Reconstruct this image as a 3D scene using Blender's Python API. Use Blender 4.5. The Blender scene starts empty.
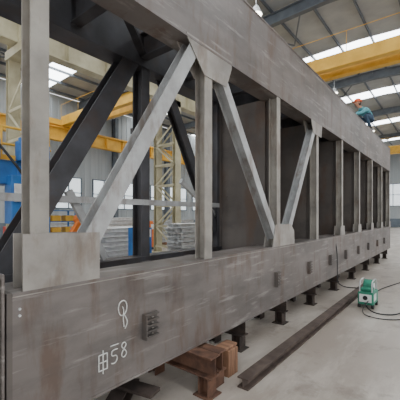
import bpy, math, random, bmesh
from mathutils import Vector as V
random.seed(4)
TH=math.atan(255/320.0); CT=math.cos(TH); ST=math.sin(TH)
D=2.6*CT; XF=-D; XB=-3.05; H=1.7
def T(px): 
    return (832.0/(458-px)-D*ST)/CT

# ---------------- materials ----------------
def lin(c): return tuple(((v/255)/12.92 if v/255<=0.04045 else ((v/255+0.055)/1.055)**2.4) for v in c)+(1,)
def mat(name,c1,c2=None,scale=3,rough=.6,metal=0,bump=0,detail=6,stretch=(1,1,1),r0=.35,r1=.65,grime=None):
    m=bpy.data.materials.new(name); m.use_nodes=True; nt=m.node_tree; b=nt.nodes['Principled BSDF']
    b.inputs['Roughness'].default_value=rough; b.inputs['Metallic'].default_value=metal
    c2=c2 or tuple(max(0,v*.85) for v in c1)
    tc=nt.nodes.new('ShaderNodeTexCoord'); mp=nt.nodes.new('ShaderNodeMapping'); mp.inputs['Scale'].default_value=stretch
    n=nt.nodes.new('ShaderNodeTexNoise'); n.inputs['Scale'].default_value=scale; n.inputs['Detail'].default_value=detail
    r=nt.nodes.new('ShaderNodeValToRGB'); r.color_ramp.elements[0].position=r0; r.color_ramp.elements[1].position=r1
    r.color_ramp.elements[0].color=lin(c2); r.color_ramp.elements[1].color=lin(c1)
    nt.links.new(tc.outputs['Object'],mp.inputs['Vector']); nt.links.new(mp.outputs[0],n.inputs['Vector'])
    nt.links.new(n.outputs[0],r.inputs[0]); out=r.outputs[0]
    if grime:
        for gc,gs,gst,lo,hi,st in grime:
            mp2=nt.nodes.new('ShaderNodeMapping'); mp2.inputs['Scale'].default_value=gst; mp2.inputs['Location'].default_value=(gs,3.1,1.7)
            n2=nt.nodes.new('ShaderNodeTexNoise'); n2.inputs['Scale'].default_value=gs; n2.inputs['Detail'].default_value=9; n2.inputs['Roughness'].default_value=.65
            mr=nt.nodes.new('ShaderNodeMapRange'); mr.inputs['From Min'].default_value=lo; mr.inputs['From Max'].default_value=hi; mr.inputs['To Max'].default_value=st
            mx_=nt.nodes.new('ShaderNodeMixRGB'); mx_.inputs[2].default_value=lin(gc)
            nt.links.new(tc.outputs['Object'],mp2.inputs['Vector']); nt.links.new(mp2.outputs[0],n2.inputs['Vector']); nt.links.new(n2.outputs[0],mr.inputs['Value'])
            nt.links.new(mr.outputs[0],mx_.inputs[0]); nt.links.new(out,mx_.inputs[1]); out=mx_.outputs[0]
    nt.links.new(out,b.inputs['Base Color'])
    if bump:
        bp=nt.nodes.new('ShaderNodeBump'); bp.inputs['Strength'].default_value=bump; bp.inputs['Distance'].default_value=.01
        nt.links.new(n.outputs[0],bp.inputs['Height']); nt.links.new(bp.outputs[0],b.inputs['Normal'])
    return m
def emit(name,c,s):
    m=bpy.data.materials.new(name); m.use_nodes=True; b=m.node_tree.nodes['Principled BSDF']
    b.inputs['Base Color'].default_value=lin(c); b.inputs['Emission Color'].default_value=lin(c); b.inputs['Emission Strength'].default_value=s
    return m
GR=[((92,68,52),3.0,(1,1.4,.35),.5,.64,.6),((72,68,66),1.1,(1,.5,1.6),.47,.62,.55),((172,168,162),6,(1,.25,2.5),.56,.68,.45)]
GL=[((112,90,72),5.0,(1,1,.3),.52,.66,.6),((100,97,94),2,(1,1,1),.48,.64,.4)]
M_chord=mat('mill_steel',(124,117,113),(106,99,95),1.6,.5,.15,.1,stretch=(1,.6,1.6),grime=GR)
M_gus=mat('gusset_steel',(162,157,150),(140,134,127),4,.5,.1,.1,grime=GL)
M_post=mat('post_steel',(162,157,148),(140,135,127),4,.5,.1,grime=GL)
M_diag=mat('bright_steel',(182,184,184),(158,158,157),4,.42,.2,grime=GL)
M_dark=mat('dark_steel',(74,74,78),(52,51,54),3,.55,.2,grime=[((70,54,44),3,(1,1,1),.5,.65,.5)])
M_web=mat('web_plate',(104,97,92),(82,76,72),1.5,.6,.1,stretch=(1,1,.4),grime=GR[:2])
M_rust=mat('rust',(112,80,62),(74,52,42),8,.85,.1,.3)
M_rustd=mat('rust_dark',(76,64,58),(50,42,38),8,.85,.1,.3)
M_rail=mat('rail_steel',(98,84,76),(72,60,54),6,.7,.1,.2)
M_chalk=mat('chalk',(225,225,220),(190,190,186),40,.9)
M_floor=mat('concrete_floor',(184,175,165),(162,152,142),.7,.4,0,.03,detail=10,r0=.3,r1=.7,
   grime=[((140,127,115),.45,(1.6,.6,1),.46,.6,.6),((204,197,188),1.4,(1.5,.4,1),.5,.64,.6),((112,100,90),2.6,(1,1,1),.55,.66,.5)])
M_roof=mat('roof_sheet',(172,174,172),(154,156,156),1,.7)
M_roofst=mat('roof_steel',(104,111,118),(86,92,99),2,.6)
M_wall=mat('wall_sheet',(182,187,189),(160,166,169),.6,.7,stretch=(1,3,.1))
M_trim=mat('wall_trim',(110,121,130),(92,102,112),1,.6)
M_col=mat('column_paint',(192,185,156),(168,159,130),2,.6)
M_yel=mat('crane_yellow',(230,180,66),(210,158,50),2,.55)
M_blue=mat('machine_blue',(46,116,186),(36,94,156),3,.5)
M_orange=mat('orange_paint',(226,130,50),(202,104,36),3,.5)
M_galv=mat('galvanised',(212,214,214),(178,180,180),6,.4,.2)
M_green=mat('machine_green',(44,142,114),(32,108,86),6,.45)
M_black=mat('black_rubber',(34,34,36),(22,22,24),6,.6)
M_white=mat('white_paint',(228,228,226),(206,206,204),6,.5)
M_wood=mat('timber_brown',(150,112,86),(112,80,60),5,.8,stretch=(1,6,1))
M_sky=emit('skylight_panel',(240,246,250),9.0)
M_win=emit('window_glass',(214,222,226),1.4)
M_lamp=emit('lamp_glow',(255,250,235),10)
M_jack=mat('jacket_teal',(104,172,180),(80,142,152),12,.85)
M_trou=mat('trousers_navy',(62,84,104),(48,66,86),12,.85)
M_skin=mat('skin',(205,150,120),(190,134,106),10,.6)
M_boot=mat('boots',(46,38,32),(32,26,22),10,.7)
M_helm=mat('helmet_orange',(244,98,40),(226,84,30),4,.35)
M_glove=mat('gloves',(196,178,140),(170,150,112),12,.85)
M_red=mat('red_paint',(180,60,48),(154,46,36),6,.5)

# ---------------- mesh builder ----------------
def empty(name,loc=(0,0,0)):
    e=bpy.data.objects.new(name,None); bpy.context.collection.objects.link(e); e.location=loc; e.empty_display_size=.2; return e
class MB:
    def __init__(s): s.v=[];s.f=[]
    def ob(s,c,a,b,d):
        c,a,b,d=V(c),V(a),V(b),V(d); i=len(s.v)
        for sa in(-1,1):
            for sb in(-1,1):
                for sd in(-1,1): s.v.append(c+a*sa+b*sb+d*sd)
        s.f+= [[i+k for k in q] for q in((0,1,3,2),(4,6,7,5),(0,4,5,1),(2,3,7,6),(0,2,6,4),(1,5,7,3))]
        return s
    def box(s,x0,x1,y0,y1,z0,z1):
        return s.ob(((x0+x1)/2,(y0+y1)/2,(z0+z1)/2),((x1-x0)/2,0,0),(0,(y1-y0)/2,0),(0,0,(z1-z0)/2))
    def bar(s,p0,p1,u,w,d):
        p0,p1=V(p0),V(p1); a=(p1-p0); u=V(u); an=a.normalized(); u=(u-an*u.dot(an)).normalized(); v=an.cross(u)
        return s.ob((p0+p1)/2,a/2,u*d/2,v*w/2)
    def Hb(s,p0,p1,u,w,d,tf=.015,tw=.012):
        p0,p1=V(p0),V(p1); an=(p1-p0).normalized(); u=V(u); u=(u-an*u.dot(an)).normalized()
        for sg in(-1,1): 
            o=u*sg*(d/2-tf/2); s.bar(p0+o,p1+o,u,w,tf)
        s.bar(p0,p1,u,tw,d-2*tf); return s
    def cyl(s,p0,p1,r,n=12,r2=None):
        p0,p1=V(p0),V(p1); an=(p1-p0).normalized(); t=V((0,0,1)) if abs(an.z)<.9 else V((1,0,0))
        u=an.cross(t).normalized(); w=an.cross(u); i=len(s.v); r2=r if r2 is None else r2
        for k in range(n):
            q=2*math.pi*k/n; e=u*math.cos(q)+w*math.sin(q); s.v.append(p0+e*r); s.v.append(p1+e*r2)
        for k in range(n):
            j=(k+1)%n; s.f.append([i+2*k,i+2*j,i+2*j+1,i+2*k+1])
        s.f.append([i+2*k for k in range(n)][::-1]); s.f.append([i+2*k+1 for k in range(n)]); return s
    def poly(s,pts,u,th):
        i=len(s.v); n=len(pts); u=V(u)
        for p in pts: s.v.append(V(p))
        for p in pts: s.v.append(V(p)+u*th)
        s.f.append(list(range(i,i+n))[::-1]); s.f.append(list(range(i+n,i+2*n)))
        for k in range(n): j=(k+1)%n; s.f.append([i+k,i+j,i+n+j,i+n+k])
        return s
    def done(s,name,m,parent=None,bevel=0,loc=None):
        me=bpy.data.meshes.new(name); me.from_pydata([tuple(p) for p in s.v],[],s.f); me.materials.append(m)
        bm=bmesh.new(); bm.from_mesh(me); bmesh.ops.recalc_face_normals(bm,faces=bm.faces); bm.to_mesh(me); bm.free()
        o=bpy.data.objects.new(name,me); bpy.context.collection.objects.link(o)
        if parent: 
            o.parent=parent; o.location=-V(parent.location) if loc is None else loc
        if bevel:
            b=o.modifiers.new('b','BEVEL'); b.width=bevel; b.segments=1; b.limit_method='ANGLE'
        return o
def tube(name,pts,r,m,parent=None,cyclic=False):
    cu=bpy.data.curves.new(name,'CURVE'); cu.dimensions='3D'; cu.bevel_depth=r; cu.bevel_resolution=2
    sp=cu.splines.new('NURBS' if len(pts)>3 else 'POLY'); sp.points.add(len(pts)-1)
    for p,q in zip(sp.points,pts): p.co=(*q,1)
    if len(pts)>3: sp.use_endpoint_u=True; sp.order_u=3
    sp.use_cyclic_u=cyclic
    cu.materials.append(m); o=bpy.data.objects.new(name,cu); bpy.context.collection.objects.link(o)
    if parent: o.parent=parent; o.location=-V(parent.location)
    return o

# ---------------- room shell ----------------
XW=-22; YE=52; XR=12; YN=-10
MB().box(XW-.3,XR,YN,YE+.3,-.2,0).done('floor',M_floor)
def roofz(x): return 10.2+(x-XW)/30.0 if x<=-4 else 10.8-(x+4)/20.0
wl=MB().box(XW-.2,XW,YN,YE,0,10.15)
y=YN
while y<YE: wl.box(XW,XW+.035,y,y+.22,1.2,10.0); y+=.5
wl.done('wall_left',M_wall)
we=MB(); we.poly([(XW,YE,0),(XR,YE,0),(XR,YE,9.95),(-4,YE,10.75),(XW,YE,10.15)],(0,1,0),.2)
x=XW
while x<XR: we.box(x,x+.22,YE-.035,YE,1.2,9.8); x+=.5
we.done('wall_back',M_wall)
MB().box(XW,XW+.06,YN,YE,0,1.2).done('baseboard_left',M_trim)
MB().box(XW,XR,YE-.06,YE,0,1.2).done('baseboard_back',M_trim)
wi=0
for y in range(-4,48,6):
    wi+=1; e=empty('window_%d'%wi,(XW,y,3))
    MB().box(XW+.04,XW+.07,y+.2,y+5.2,2.2,4.4).done('pane',M_win,e)
    f=MB()
    for k in range(6): f.box(XW+.04,XW+.12,y+.17+k,y+.25+k,2.15,4.45)
    for z in(2.15,3.3,4.4): f.box(XW+.04,XW+.12,y+.17,y+5.25,z,z+.07)
    f.done('frame',M_trim,e)
for x in range(-20,8,6):
    wi+=1; e=empty('window_%d'%wi,(x,YE,3))
    MB().box(x+.2,x+4.2,YE-.07,YE-.04,3,6).done('pane',M_win,e)
    f=MB()
    for k in range(5): f.box(x+.17+k,x+.25+k,YE-.12,YE-.04,2.95,6.05)
    for z in(2.95,4.5,6.0): f.box(x+.17,x+4.25,YE-.12,YE-.04,z,z+.07)
    f.done('frame',M_trim,e)
sky=[-7.5,1.0,9.7,18.9,26.8,35.5,44]; hw=.75
rf=MB(); ys=YN; bands=[]
for s in sky: bands.append((ys,s-hw)); ys=s+hw
bands.append((ys,YE))
for a,b in bands:
    for x0,x1 in((XW,-4),(-4,XR)):
        rf.poly([(x0,a,roofz(x0)),(x1,a,roofz(x1)),(x1,b,roofz(x1)),(x0,b,roofz(x0))],(0,0,1),.08)
rf.done('ceiling',M_roof)
for i,s in enumerate(sky):
    sk=MB()
    for x0,x1 in((XW,-4),(-4,XR)):
        sk.poly([(x0,s-hw,roofz(x0)+.02),(x1,s-hw,roofz(x1)+.02),(x1,s+hw,roofz(x1)+.02),(x0,s+hw,roofz(x0)+.02)],(0,0,1),.04)
    sk.done('roof_skylight',M_sky)
pu=MB()
x=XW+.7
while x<XR:
    pu.box(x-.03,x+.03,YN,YE,roofz(x)-.16,roofz(x)-.02); x+=1.5
pu.done('roof_purlins',M_roofst)
ra=empty('roof_rafters',(0,0,10)); r=MB()
for y in(-4,4.1,13.0,22.2,30.5,40.2,49):
    for x0,x1 in((XW+.1,-4),(-4,XR)):
        r.Hb((x0,y,roofz(x0)-.45),(x1,y,roofz(x1)-.45),(0,0,1),.25,.5,.03,.02)
    for x0 in range(-20,10,6):
        r.bar((x0,y,roofz(x0)-.4),(x0+1.5,y+3,roofz(x0+1.5)-.25),(0,0,1),.06,.06)
        r.bar((x0+3,y,roofz(x0)-.4),(x0+1.5,y+3,roofz(x0+1.5)-.25),(0,0,1),.06,.06)
r.done('rafter_steel',M_roofst,ra)
XC=-10
def runway(x,w,name,mm):
    rw=empty(name,(x,0,7)); g=MB()
    g.Hb((x,YN,7.1),(x,YE-.2,7.1),(0,0,1),.4,.9,.03,.02); g.box(x-.05,x+.05,YN,YE-.2,7.56,7.66)
    y=YN+.5
    while y<YE-1: g.bar((x,y,6.7),(x,y,7.5),(1,0,0),.02,.34); y+=1.5
    g.done('girder',mm,rw)
runway(XC,.4,'crane_runway_girder',M_col); runway(XW+1.3,.4,'crane_runway_girder',M_yel)
jt=empty('roof_jack_truss',(XC,0,9)); g=MB()
for z in(8.8,9.9): g.box(XC-.1,XC+.1,YN,YE-.2,z,z+.18)
y=YN;k=0
while y<YE-2:
    g.bar((XC,y,8.9 if k%2 else 10.0),(XC,y+1.5,10.0 if k%2 else 8.9),(1,0,0),.09,.09); y+=1.5;k+=1
g.done('truss_members',M_roofst,jt)
def column(xc,y,sep,top):
    e=empty('lattice_column',(xc,y,0)); c=MB()
    for sx in(-1,1):
        x=xc+sx*sep/2; c.Hb((x,y,0),(x,y,top),(1,0,0),.34,.2,.02,.015)
    z=.3;k=0
    while z<top-1:
        for yy in(-.15,.15):
            c.bar((xc-sep/2*(1 if k%2 else -1),y+yy,z),(xc+sep/2*(1 if k%2 else -1),y+yy,z+.9),(0,1,0),.08,.02)
            c.bar((xc-sep/2,y+yy,z),(xc+sep/2,y+yy,z),(0,1,0),.08,.02)
        z+=.9;k+=1
    c.box(xc-sep/2-.25,xc+sep/2+.25,y-.3,y+.3,0,.05)
    c.box(xc-sep/2-.1,xc+sep/2+.1,y-.2,y+.2,top-.25,top)
    c.Hb((xc-.5,y,top),(xc-.5,y,roofz(xc)-.7),(1,0,0),.3,.3,.03,.02)
    c.done('column_steel',M_col,e)
for y in(-2,4.1,10.2,16.2,22.2,28.2,34.2,40.2,46.2): column(XC,y,1.15,6.62)
for y in(-2,4,10,16,22,28,34,40,46): 
    e=empty('wall_column',(XW+.45,y,0)); MB().Hb((XW+.45,y,0),(XW+.45,y,9.5),(1,0,0),.3,.5,.03,.02).done('column_steel',M_roofst,e)
def crane(y,x0,x1,z,th):
    e=empty('overhead_crane',((x0+x1)/2,y,z)); c=MB()
    for yy in(-.45,.45): c.box(x0,x1,y+yy-.16,y+yy+.16,z,z+th)
    for xx in(x0,x1): c.box(xx-.15,xx+.15,y-1.5,y+1.5,z-.02,z+.35)
    c.done('bridge_girders',M_yel,e,.02)
    t=MB(); xm=x0*.35+x1*.65
    t.box(xm-.6,xm+.6,y-.7,y+.7,z+th,z+th+.35); t.cyl((xm-.4,y,z+th+.5),(xm+.4,y,z+th+.5),.2)
    t.cyl((xm,y-.05,z+th),(xm,y-.05,z-1.2),.015,6); t.cyl((xm,y+.05,z+th),(xm,y+.05,z-1.2),.015,6)
    t.box(xm-.15,xm+.15,y-.12,y+.12,z-1.5,z-1.2); t.done('trolley_hoist',M_dark,e)
    rl=MB()
    rl.cyl((x0,y-.6,z+th+.8),(x1,y-.6,z+th+.8),.012,6)
    n=int((x1-x0)/2)
    for k in range(n+1):
        xx=x0+(x1-x0)*k/n; rl.cyl((xx,y-.6,z+th),(xx,y-.6,z+th+.8),.012,6)
    rl.done('guard_rail',M_yel,e)
crane(14.2,XC+.02,XR,7.70,.55)
crane(11.6,XW+1.3,XC-.3,7.70,.6)
crane(27.0,XW+1.3,XC-.3,7.70,.6)
crane(36.0,XC+.02,XR,7.70,.62)
for (x,y) in((-6,11),(-6,21.2),(-6,29),(-6,33),(-15,7),(-15,15),(-15,23),(-2,24)):
    z=roofz(x)-1.3; e=empty('high_bay_lamp',(x,y,z))
    MB().cyl((x,y,z),(x,y,z+.3),.25,16,.1).cyl((x,y,z+.3),(x,y,roofz(x)-.2),.015,6).done('shade',M_galv,e)
    MB().cyl((x,y,z-.02),(x,y,z),.22,16).done('bulb',M_lamp,e)

# ---------------- truss girder ----------------
TR=empty('steel_truss_girder',(XF-.5,7,2))
ZB0,ZB1,ZT0,ZT1=.40,1.22,3.455,4.33
CW=.34; MD=.13
T0=T(15); TE=14.8
def chord(x0,x1,y0,y1,z0,z1,m,name):
    c=MB(); t=.02
    c.box(x1-t,x1,y0,y1,z0,z1); c.box(x0,x0+t,y0,y1,z0,z1)
    c.box(x0-.01,x1+.008,y0,y1,z1,z1+t); c.box(x0-.01,x1+.008,y0,y1,z0-t,z0)
    y=y0+.4
    while y<y1: c.box(x0+t,x1-t,y,y+.015,z0,z1); y+=1.7
    c.done(name,m,TR)
chord(XF-CW,XF,T0,TE,ZB0,ZB1,M_chord,'bottom_chord_front')
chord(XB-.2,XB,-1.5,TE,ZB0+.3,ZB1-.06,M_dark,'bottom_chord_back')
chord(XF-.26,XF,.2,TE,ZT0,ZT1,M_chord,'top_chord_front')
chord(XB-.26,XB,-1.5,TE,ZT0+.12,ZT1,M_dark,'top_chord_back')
eb=MB().box(XF-CW,XF+.0,.1,T0-.06,.3,1.34).box(XF-.5,XF+.02,T0-.06,T0-.045,.3,1.36)
eb.done('end_splice_block',M_chord,TR,.004)
MB().box(XF-CW,XF+.002,T0-.03,T0+.002,ZB0-.02,ZB1+.02).done('splice_plate',M_web,TR)
nodes=[.945,2.70]+[4.42+1.71*k for k in range(7)]
g=MB()
def gus(pts): 
    g.poly([(XF-.002,p[0],p[1]) for p in pts],(1,0,0),.008)
    g.poly([(XF-MD-.01,p[0],p[1]) for p in pts],(1,0,0),.012)
gus([(.84,ZB1-.0),(1.37,ZB1),(1.37,1.575),(.84,1.585)])
gus([(4.2,ZB1),(5.0,ZB1),(4.98,1.45),(4.85,1.56),(4.3,1.56)])
gus([(2.34,ZT0+.02),(3.14,ZT0+.02),(3.14,3.4),(3.03,3.15),(2.62,3.15),(2.36,3.42)])
gus([(5.75,ZT0),(6.38,ZT0),(6.33,3.2),(5.88,3.2)])
for n in nodes[4:]:
    gus([(n-.2,ZB1),(n+.2,ZB1),(n+.15,1.45),(n-.15,1.45)])
g.done('gusset_plates',M_gus,TR)
xm=XF-MD/2-.003
p=MB()
for i,n in enumerate(nodes):
    p.Hb((xm,n,1.22),(xm,n,ZT0),(1,0,0),.13 if i==1 else .115,MD,.012,.012)
p.done('vertical_posts_front',M_post,TR)
d=MB()
def dg(a,b,x,w=.115,dd=MD): d.Hb((x,a[0],a[1]),(x,b[0],b[1]),(1,0,0),w,dd-.004,.012,.012)
dg((1.27,1.45),(2.5,3.42),xm,.135); dg((3.0,3.22),(4.36,1.35),xm,.12); dg((4.8,1.45),(5.98,3.3),xm,.12)
d.done('diagonals_front',M_diag,TR)
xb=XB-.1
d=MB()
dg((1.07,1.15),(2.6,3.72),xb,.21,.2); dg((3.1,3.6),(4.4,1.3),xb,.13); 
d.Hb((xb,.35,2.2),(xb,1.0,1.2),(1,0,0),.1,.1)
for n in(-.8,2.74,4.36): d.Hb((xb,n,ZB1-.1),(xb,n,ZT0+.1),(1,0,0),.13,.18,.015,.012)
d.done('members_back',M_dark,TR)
d=MB()
for a,b in((-1.4,.92),(.92,2.64),(2.64,4.36)): d.bar((XB-.05,a,1.86),(XB-.05,b,1.86),(0,0,1),.08,.07)
d.bar((XB-.1,1.75,1.95),(XB-.1,2.2,1.2),(1,0,0),.08,.05)
d.bar((XB-.1,3.5,2.2),(XB-.1,4.36,1.7),(1,0,0),.07,.05)
d.done('intermediate_struts',M_diag,TR)
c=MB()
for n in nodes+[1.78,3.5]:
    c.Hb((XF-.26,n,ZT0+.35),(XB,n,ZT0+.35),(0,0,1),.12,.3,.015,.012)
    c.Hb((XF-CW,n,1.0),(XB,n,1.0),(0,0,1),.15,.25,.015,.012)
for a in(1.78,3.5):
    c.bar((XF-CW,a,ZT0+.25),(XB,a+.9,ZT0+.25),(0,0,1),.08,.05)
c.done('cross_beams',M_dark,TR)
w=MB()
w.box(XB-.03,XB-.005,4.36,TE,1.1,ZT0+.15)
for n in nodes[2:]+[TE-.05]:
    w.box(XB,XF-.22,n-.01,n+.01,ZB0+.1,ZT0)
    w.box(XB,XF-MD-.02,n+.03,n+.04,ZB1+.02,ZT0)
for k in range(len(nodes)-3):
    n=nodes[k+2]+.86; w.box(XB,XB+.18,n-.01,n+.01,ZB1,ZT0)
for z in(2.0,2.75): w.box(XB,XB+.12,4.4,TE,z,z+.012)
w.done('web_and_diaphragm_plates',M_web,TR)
MB().box(XB-.26,XF,5.2,TE,ZT1+.02,ZT1+.035).done('top_deck_plate',M_dark,TR)
b=MB(); b2=MB()
for t in(1.86,4.35,5.67,6.9,8.1,9.35,10.6,12.0,13.3):
    z=.77; hw2=.08; hh=.105
    b.box(XF,XF+.012,t-hw2,t+hw2,z-hh,z+hh)
    b.box(XF+.012,XF+.055,t-hw2,t-hw2+.012,z-hh,z+hh)
    for k in range(5):
        zz=z-hh+.01+k*(2*hh-.03)/4; b.box(XF+.012,XF+.04,t-hw2+.012,t+hw2,zz,zz+.012)
    for k in range(4): b2.cyl((XF+.012,t+.02,z-hh+.03+k*.047),(XF+.025,t+.02,z-hh+.03+k*.047),.008,6)
b.done('clip_brackets',M_web,TR); b2.done('bracket_bolts',M_gus,TR)
b=MB()
for z in(1.10,1.14): b.cyl((XF,T0+.04,z),(XF+.012,T0+.04,z),.008,6)
b.done('splice_bolts',M_galv,TR)
b=MB(); b.box(XF,XF+.006,T0,TE,ZB1-.008,ZB1+.004); b.done('weld_seam',M_gus,TR)
def chalk(pts): tube('chalk_mark',[(XF+.004,a,z) for a,z in pts],.0045,M_chalk,TR)
def C1(l): chalk([(o+a*k_,q+z*k_) for a,z in l])
o=1.575; q=.935; k_=.85
C1([(-.045,.05),(-.04,.1),(.02,.12),(.055,.07),(.045,.0),(.0,-.03),(-.04,.0),(-.045,.05)])
C1([(.0,.06),(.02,.03),(.005,-.05),(.02,-.13)]); C1([(.02,-.02),(.05,-.06),(.06,-.11),(.03,-.15)])
k_=.72; q=.60; o=1.40
C1([(-.05,.1),(-.05,-.06)]);C1([(-.05,.1),(.05,.1)]);C1([(.05,.1),(.05,-.06)]);C1([(-.05,-.06),(.05,-.06)]);C1([(-.05,.02),(.05,.02)]);C1([(0,.14),(0,-.1)])
o=1.50; q=.615
C1([(.04,.08),(-.03,.09),(-.04,.02),(.03,.02),(.04,-.03),(.0,-.07),(-.04,-.05)]); C1([(-.05,.13),(.05,.13)])
o=1.59; q=.63
C1([(0,.03),(.04,.07),(0,.11),(-.04,.07),(0,.03),(.045,-.02),(0,-.07),(-.045,-.02),(0,.03)])

# ---------------- supports ----------------
for i,t in enumerate((2.42,3.5,4.75,6.1,7.6,9.2,10.9,12.7,14.3)):
    e=empty('support_stand',(XF-.6,t,0)); s=MB()
    x1=-1.74 if i==0 else -2.06
    s.Hb((x1,t,.28),(XB-.25,t,.28),(0,0,1),.15,.2,.015,.012)
    for xx in(x1-.1,XF-.5,XB-.1):
        s.Hb((xx,t,0),(xx,t,.18),(1,0,0),.14,.12,.015,.012)
    s.box(x1-.2,x1,t-.1,t+.1,0,.012)
    if i==0: s.Hb((x1-.06,t+.2,.25),(XB,t+.2,.25),(0,0,1),.13,.2,.015,.012); s.Hb((x1-.15,t+.2,0),(x1-.15,t+.2,.15),(1,0,0),.13,.13,.015,.012)
    s.done('stand_steel',M_rust if i==0 else M_rustd,e,.003)
e=empty('timber_block',(-1.88,2.86,0)); MB().box(-1.97,-1.84,2.79,2.97,0,.28).box(-2.0,-1.86,2.76,2.99,.28,.31).done('timber',M_wood,e,.006)
x,h=-1.62,.11
e=empty('floor_rail_beam',(x,6,0)); MB().Hb((x,2.7,h/2),(x,8.4,h/2),(0,0,1),.12,h,.015,.012).done('rail',M_rail,e)
e=empty('steel_offcut_pile',(-2.5,1.6,0)); s=MB()
s.Hb((-1.9,1.2,.08),(-2.6,2.15,.08),(0,0,1),.14,.16); s.Hb((-2.2,1.0,.07),(-2.9,1.8,.07),(0,0,1),.12,.14); s.bar((-2.0,1.9,.18),(-2.9,1.7,.18),(0,0,1),.15,.03)
s.done('offcuts',M_rustd,e)
# clutter beneath and behind the girder: dark stored sections
e=empty('stored_dark_beams',(-3.9,7,0)); s=MB()
for k in range(3): s.Hb((-3.75-k*.22,3.2,.12),(-3.75-k*.22,13,.12),(0,0,1),.16,.22,.015,.012)
s.done('beams',M_rustd,e)

# ---------------- background machines ----------------
def P(px,py_floor=None,depth=None):
    a=(px-200)/320.; c=depth or 320*H/(py_floor-215); return (c*(a*CT-ST),c*(a*ST+CT))
gx,gy=-8.2,3.25
e=empty('gantry_welding_machine',(gx,gy,0)); s=MB()
for yy in(gy-1.6,gy+.5): 
    s.box(gx-.25,gx+.25,yy-.2,yy+.2,.25,2.4); s.box(gx-.5,gx+.5,yy-.2,yy+.2,.0,.25)
s.box(gx-.25,gx+.25,gy-2.0,gy+.8,2.4,2.95); s.box(gx+.1,gx+.5,gy-.3,gy+.3,1.5,2.6)
for yy in(gy-.6,gy,gy+.5): s.cyl((gx+.3,yy,2.95),(gx+.3,yy,3.4),.14,16); s.cyl((gx+.3,yy,3.4),(gx+.3,yy,3.5),.08,12); s.cyl((gx+.34,yy,1.3),(gx+.34,yy,2.3),.06,10)
for k in range(5): s.box(gx+.25,gx+.29,gy-1.9+k*.6,gy-1.7+k*.6,2.5,2.85)
s.done('gantry_frame',M_blue,e,.02)
s=MB()
for zz in(3.35,3.75): s.cyl((gx+.05,gy-2,zz),(gx+.05,gy+.8,zz),.03,8)
for k in range(6): s.cyl((gx+.05,gy-2+k*.55,2.95),(gx+.05,gy-2+k*.55,3.75),.03,8)
s.box(gx+.26,gx+.3,gy-2,gy+.8,2.95,3.06); s.done('guard_rail',M_yel,e)
s=MB().box(gx+.5,gx+.56,gy-.25,gy+.25,2.0,2.4).box(gx+.26,gx+.3,gy+.35,gy+.7,1.7,2.2); s.done('control_box',M_white,e)
s=MB().cyl((gx+.35,gy-.15,1.2),(gx+.35,gy-.15,1.5),.06).cyl((gx+.35,gy+.15,1.2),(gx+.35,gy+.15,1.5),.06); s.done('torch_heads',M_red,e)
tube('hose_1',[(gx+.3,gy-.6,3.4),(gx+.6,gy-.3,2.9),(gx+.6,gy+.1,2.3),(gx+.4,gy+.3,1.6)],.03,M_black,e)
tube('hose_2',[(gx+.3,gy+.5,3.4),(gx+.6,gy+.6,2.7),(gx+.5,gy+.55,2.0),(gx+.35,gy+.2,1.5)],.03,M_black,e)
x,y=P(68,depth=7.6)
e=empty('orange_positioner',(x,y,0)); s=MB()
s.box(x-.3,x+.3,y-.3,y+.3,0,.5).cyl((x,y,.5),(x,y,1.0),.16,14).cyl((x-.25,y,1.1),(x+.25,y,1.1),.17,14)
s.bar((x,y,1.1),(x+.1,y+.3,1.6),(1,0,0),.14,.14).cyl((x-.1,y+.3,1.6),(x+.25,y+.3,1.6),.12,12).bar((x+.1,y+.3,1.6),(x+.1,y+.65,1.3),(1,0,0),.09,.09).cyl((x+.1,y+.65,1.3),(x+.1,y+.7,1.1),.04,8)
s.done('arm',M_orange,e,.01)
def cabinet(px,depth,m=M_blue):
    x,y=P(px,depth=depth)
    e=empty('welding_power_cabinet',(x,y,0)); s=MB().box(x-.28,x+.28,y-.25,y+.25,.12,1.3)
    for k in range(6): s.box(x+.28,x+.295,y-.2,y+.2,.3+k*.1,.34+k*.1)
    s.box(x-.2,x+.2,y-.02,y+.02,1.3,1.4); s.done('cabinet',m,e,.02)
    MB().cyl((x-.2,y-.22,.08),(x-.2,y+.22,.08),.08).cyl((x+.2,y-.22,.08),(x+.2,y+.22,.08),.08).done('wheels',M_black,e)
    MB().box(x+.28,x+.3,y-.2,y+.2,1.0,1.25).done('panel',M_white,e)
cabinet(82,10.2); cabinet(140,10.2); cabinet(150,16,M_orange); cabinet(14,11.2,M_red)
def stack(px,depth,nx,nz,L,m=M_galv,name='stacked_steel_profiles'):
    x,y=P(px,depth=depth); e=empty(name,(x,y,0)); s=MB()
    for k in range(nz):
        for j in range(nx):
            xx=x+(j-nx/2)*.17; zz=.15+k*.16; yy=y+random.uniform(-.06,.06)
            s.box(xx,xx+.15,yy-L/2,yy+L/2,zz,zz+.012); s.box(xx,xx+.15,yy-L/2,yy+L/2,zz+.12,zz+.132); s.box(xx+.07,xx+.08,yy-L/2,yy+L/2,zz+.01,zz+.12)
    s.done('profiles',m,e)
    s=MB()
    for yy in(-L*.35,L*.35): s.box(x-nx*.1,x+nx*.1,y+yy-.06,y+yy+.06,0,.15)
    s.done('timber_bearers',M_wood,e)
stack(118,11.8,8,7,2,M_white); stack(118,16.5,8,9,2.2,M_white); stack(190,11.6,5,8,1.7,M_white); stack(170,19.5,8,8,3)
stack(35,16.8,8,8,2.2,M_white); stack(72,17.5,8,9,3,M_white); stack(215,20,8,8,2,M_yel); stack(98,21,8,6,2.4,M_blue)
x,y=P(52,depth=13.6)
e=empty('tool_rack',(x,y,0)); s=MB()
for xx in(-.3,.3):
    for yy in(-.9,.9): s.box(x+xx-.03,x+xx+.03,y+yy-.03,y+yy+.03,0,1.9)
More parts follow.
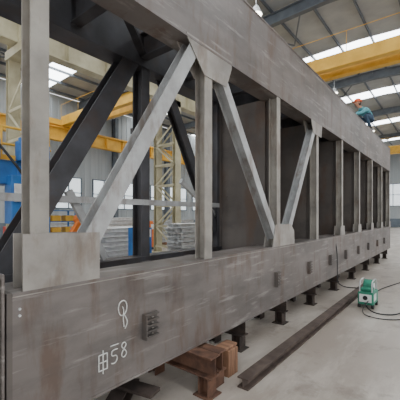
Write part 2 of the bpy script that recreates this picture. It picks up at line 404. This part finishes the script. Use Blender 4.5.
for zz in(.4,.9,1.4,1.87): s.box(x-.33,x+.33,y-.93,y+.93,zz,zz+.03)
s.done('shelves',M_blue,e); s=MB()
for k in range(9): 
    zz=(.43,.93,1.43)[k%3]; yy=y-.8+.6*(k//3)+.1; s.box(x-.2,x+.2,yy,yy+.4,zz,zz+.25)
s.done('bins',M_yel,e,.02)

# ---------------- wire feeder machine ----------------
mx,my=P(374,307); mx-=.1
e=empty('portable_wire_feeder',(mx,my,0)); s=MB()
s.box(mx-.13,mx+.13,my-.22,my+.22,.07,.30); s.box(mx-.10,mx+.10,my-.16,my+.05,.30,.36)
s.done('case',M_green,e,.015)
s=MB(); s.cyl((mx-.08,my+.09,.36),(mx+.08,my+.09,.36),.125,20); s.done('wire_spool_cover',M_green,e,.01)
s=MB(); s.cyl((mx+.081,my+.09,.36),(mx+.09,my+.09,.36),.07,20); s.box(mx+.13,mx+.135,my-.18,my+.02,.14,.26); s.box(mx-.1,mx+.1,my-.235,my-.22,.12,.26)
s.done('labels',M_white,e)
s=MB()
for sx in(-.11,.11):
    for yy in(-.17,.17): s.cyl((mx+sx-.02,my+yy,.05),(mx+sx+.02,my+yy,.05),.05,14)
s.cyl((mx,my-.2,.2),(mx,my-.25,.2),.04,12)
s.done('wheels',M_black,e)
for sx,nm in((-.1,'handle'),(.1,'handle_2')):
    tube(nm,[(mx+sx,my-.2,.3),(mx+sx,my-.2,.47),(mx+sx,my-.1,.5),(mx+sx,my+.1,.5),(mx+sx,my+.22,.47),(mx+sx,my+.22,.3)],.012,M_galv,e)
tube('welding_cable',[(mx,my-.25,.1),(mx+.1,my-.5,.015),(mx+.5,my-.4,.012),(mx+.6,my+.2,.012),(mx+1.2,my+.4,.012),(mx+2,my+1.6,.012)],.011,M_black)
tube('welding_cable',[(mx-.05,my+.25,.1),(mx-.1,my+.5,.02),(mx-.1,my+1.2,.015),(mx-.0,my+2,.012),(mx+.4,my+3.5,.012)],.011,M_black)
tube('welding_cable',[(mx+.05,my-.24,.15),(mx-.05,my-.6,.02),(mx+.3,my-.8,.012),(mx+.7,my-.5,.012),(mx+.6,my-.1,.012),(mx+.9,my+.8,.012)],.008,M_black)
tube('welding_cable',[(mx-.13,my+.1,.3),(-1.95,my+.5,.14),(-1.98,my+.6,.5),(XF+.02,my+.7,1.0),(XF-.05,my+.7,1.26)],.01,M_black)

# ---------------- worker ----------------
def skinned(name,pts,edges,root,mats,sub=2):
    me=bpy.data.meshes.new(name); me.from_pydata([p[0] for p in pts],[],edges)
    o=bpy.data.objects.new(name,me); bpy.context.collection.objects.link(o)
    o.modifiers.new('skin','SKIN'); 
    if not me.skin_vertices: 
        bpy.context.view_layer.objects.active=o; o.select_set(True); bpy.ops.mesh.customdata_skin_add()
    for i,p in enumerate(pts):
        r=p[1]; me.skin_vertices[0].data[i].radius=(r,r) if not isinstance(r,tuple) else r
        me.skin_vertices[0].data[i].use_root=(i==root)
    sb=o.modifiers.new('sub','SUBSURF'); sb.levels=sub; sb.render_levels=sub
    dg_=bpy.context.evaluated_depsgraph_get(); ev=o.evaluated_get(dg_)
    m2=bpy.data.meshes.new_from_object(ev); bpy.data.objects.remove(o)
    m2.materials.clear()
    for m in mats: m2.materials.append(m)
    o=bpy.data.objects.new(name,m2); bpy.context.collection.objects.link(o)
    for p in m2.polygons: p.use_smooth=True
    return o
WZ=ZT1+.035
wk=empty('welder_worker',(-2.22,11.35,WZ)); wk.rotation_euler=(0,0,math.radians(-42))
J={'pel':((0,.17,.40),(.14,.12)),'sp':((0,.06,.55),(.13,.11)),'ch':((0,-.10,.68),(.15,.12)),'nk':((0,-.22,.76),.06),'hd':((0,-.27,.83),.055)}
E=[('pel','sp'),('sp','ch'),('ch','nk'),('nk','hd')]
for s,n in((-1,'l'),(1,'r')):
    J.update({'hip'+n:((s*.1,.15,.38),.095),'kn'+n:((s*.2,-.2,.47),.065),'an'+n:((s*.17,.02,.11),.045),'he'+n:((s*.17,.05,.05),.045),'to'+n:((s*.19,-.17,.04),.04),
      'sh'+n:((s*.19,-.13,.67),.07),'el'+n:((s*.27,-.36,.52),.05),'wr'+n:((s*.12,-.58,.46),.032)})
    E+=[('pel','hip'+n),('hip'+n,'kn'+n),('kn'+n,'an'+n),('an'+n,'he'+n),('an'+n,'to'+n),('ch','sh'+n),('sh'+n,'el'+n),('el'+n,'wr'+n)]
K=list(J); o=skinned('body',[J[k] for k in K],[(K.index(a),K.index(b)) for a,b in E],0,[M_jack,M_trou,M_boot,M_skin])
def segd(p,a,b):
    a,b=V(a),V(b); t=max(0,min(1,(p-a).dot(b-a)/(b-a).length_squared)); return (p-(a+(b-a)*t)).length
for po in o.data.polygons:
    c=po.center; best=min(E,key=lambda e_:segd(c,J[e_[0]][0],J[e_[1]][0])); k=best[1]
    po.material_index=1 if k[:2] in('hi','kn') or (k[:2]=='an' and c.z>.12) else 2 if k[:2] in('he','to','an') else 3 if k=='hd' else 0
o.parent=wk
def blob(name,c,r,m,f=None):
    me=bpy.data.meshes.new(name); bm=bmesh.new(); bmesh.ops.create_uvsphere(bm,u_segments=24,v_segments=16,radius=1)
    for v in bm.verts:
        if f: f(v)
        v.co=V((v.co.x*r[0],v.co.y*r[1],v.co.z*r[2]))
    bm.to_mesh(me); bm.free(); me.materials.append(m)
    for p in me.polygons: p.use_smooth=True
    q=bpy.data.objects.new(name,me); bpy.context.collection.objects.link(q); q.parent=wk; q.location=c; return q
def hf(v):
    if v.co.z<0: v.co.x*=1+.3*v.co.z; v.co.y*=1+.15*v.co.z
hc=V((0,-.31,.90))
blob('head',hc,(.078,.098,.118),M_skin,hf)
blob('nose',hc+V((0,-.1,-.015)),(.013,.02,.022),M_skin)
for s in(-1,1):
    blob('eye',hc+V((s*.03,-.088,.012)),(.011,.008,.008),M_black); blob('ear',hc+V((s*.078,.01,0)),(.012,.022,.032),M_skin)
blob('mouth',hc+V((0,-.085,-.055)),(.025,.01,.006),M_boot)
blob('hair',hc+V((0,.02,.01)),(.084,.092,.1),M_black)
def hel(v):
    if v.co.z<0: v.co.z*=.12; v.co.x*=1.12; v.co.y*=1.15 if v.co.y>0 else 1.35
blob('hard_hat',hc+V((0,0,.045)),(.108,.125,.108),M_helm,hel)
for s in(-1,1):
    W=V((s*.12,-.58,.46)); dr=V((-s*.35,-.85,-.35)).normalized(); sd=V((s*.9,-.3,0)).normalized(); dn=V((0,-.2,-1)).normalized()
    pts=[(tuple(W),.03),(tuple(W+dr*.05),(.036,.022)),(tuple(W+dr*.085),(.036,.02))]; ed=[(0,1),(1,2)]
    hnd=skinned('hand',pts,ed,0,[M_glove],1); hnd.parent=wk
    for k,L in enumerate((.07,.08,.075,.06)):
        b0=W+dr*.08+sd*(.027-.018*k); p1=b0+dr*L*.45; p2=p1+(dr*.5+dn).normalized()*L*.35; p3=p2+(dn-dr*.4).normalized()*L*.3
        fg=skinned('finger_%d'%(k+1),[(tuple(b0),.01),(tuple(p1),.009),(tuple(p2),.0085),(tuple(p3),.007)],[(0,1),(1,2),(2,3)],0,[M_glove],1); fg.parent=wk
    b0=W+dr*.03-sd*.025; p1=b0-sd*.03+dr*.02; p2=p1+dr*.035+dn*.01
    fg=skinned('thumb',[(tuple(b0),.012),(tuple(p1),.011),(tuple(p2),.008)],[(0,1),(1,2)],0,[M_glove],1); fg.parent=wk
s=MB(); s.cyl((-.1,-.68,.42),(-.02,-.78,.28),.016,10).cyl((-.02,-.78,.28),(0,-.82,.15),.008,8); tq=s.done('welding_torch',M_black); tq.parent=wk

# ---------------- lighting & camera ----------------
w=bpy.data.worlds.new('World'); bpy.context.scene.world=w; w.use_nodes=True
bg=w.node_tree.nodes['Background']; bg.inputs[0].default_value=(.97,.98,1,1); bg.inputs[1].default_value=1.55
cam=bpy.data.cameras.new('camera'); co=bpy.data.objects.new('camera',cam); bpy.context.collection.objects.link(co)
cam.sensor_width=36; cam.lens=28.8; cam.shift_y=15/400.; cam.clip_start=.05; cam.clip_end=300
co.location=(0,0,H); co.rotation_euler=(math.pi/2,0,TH)
bpy.context.scene.camera=co
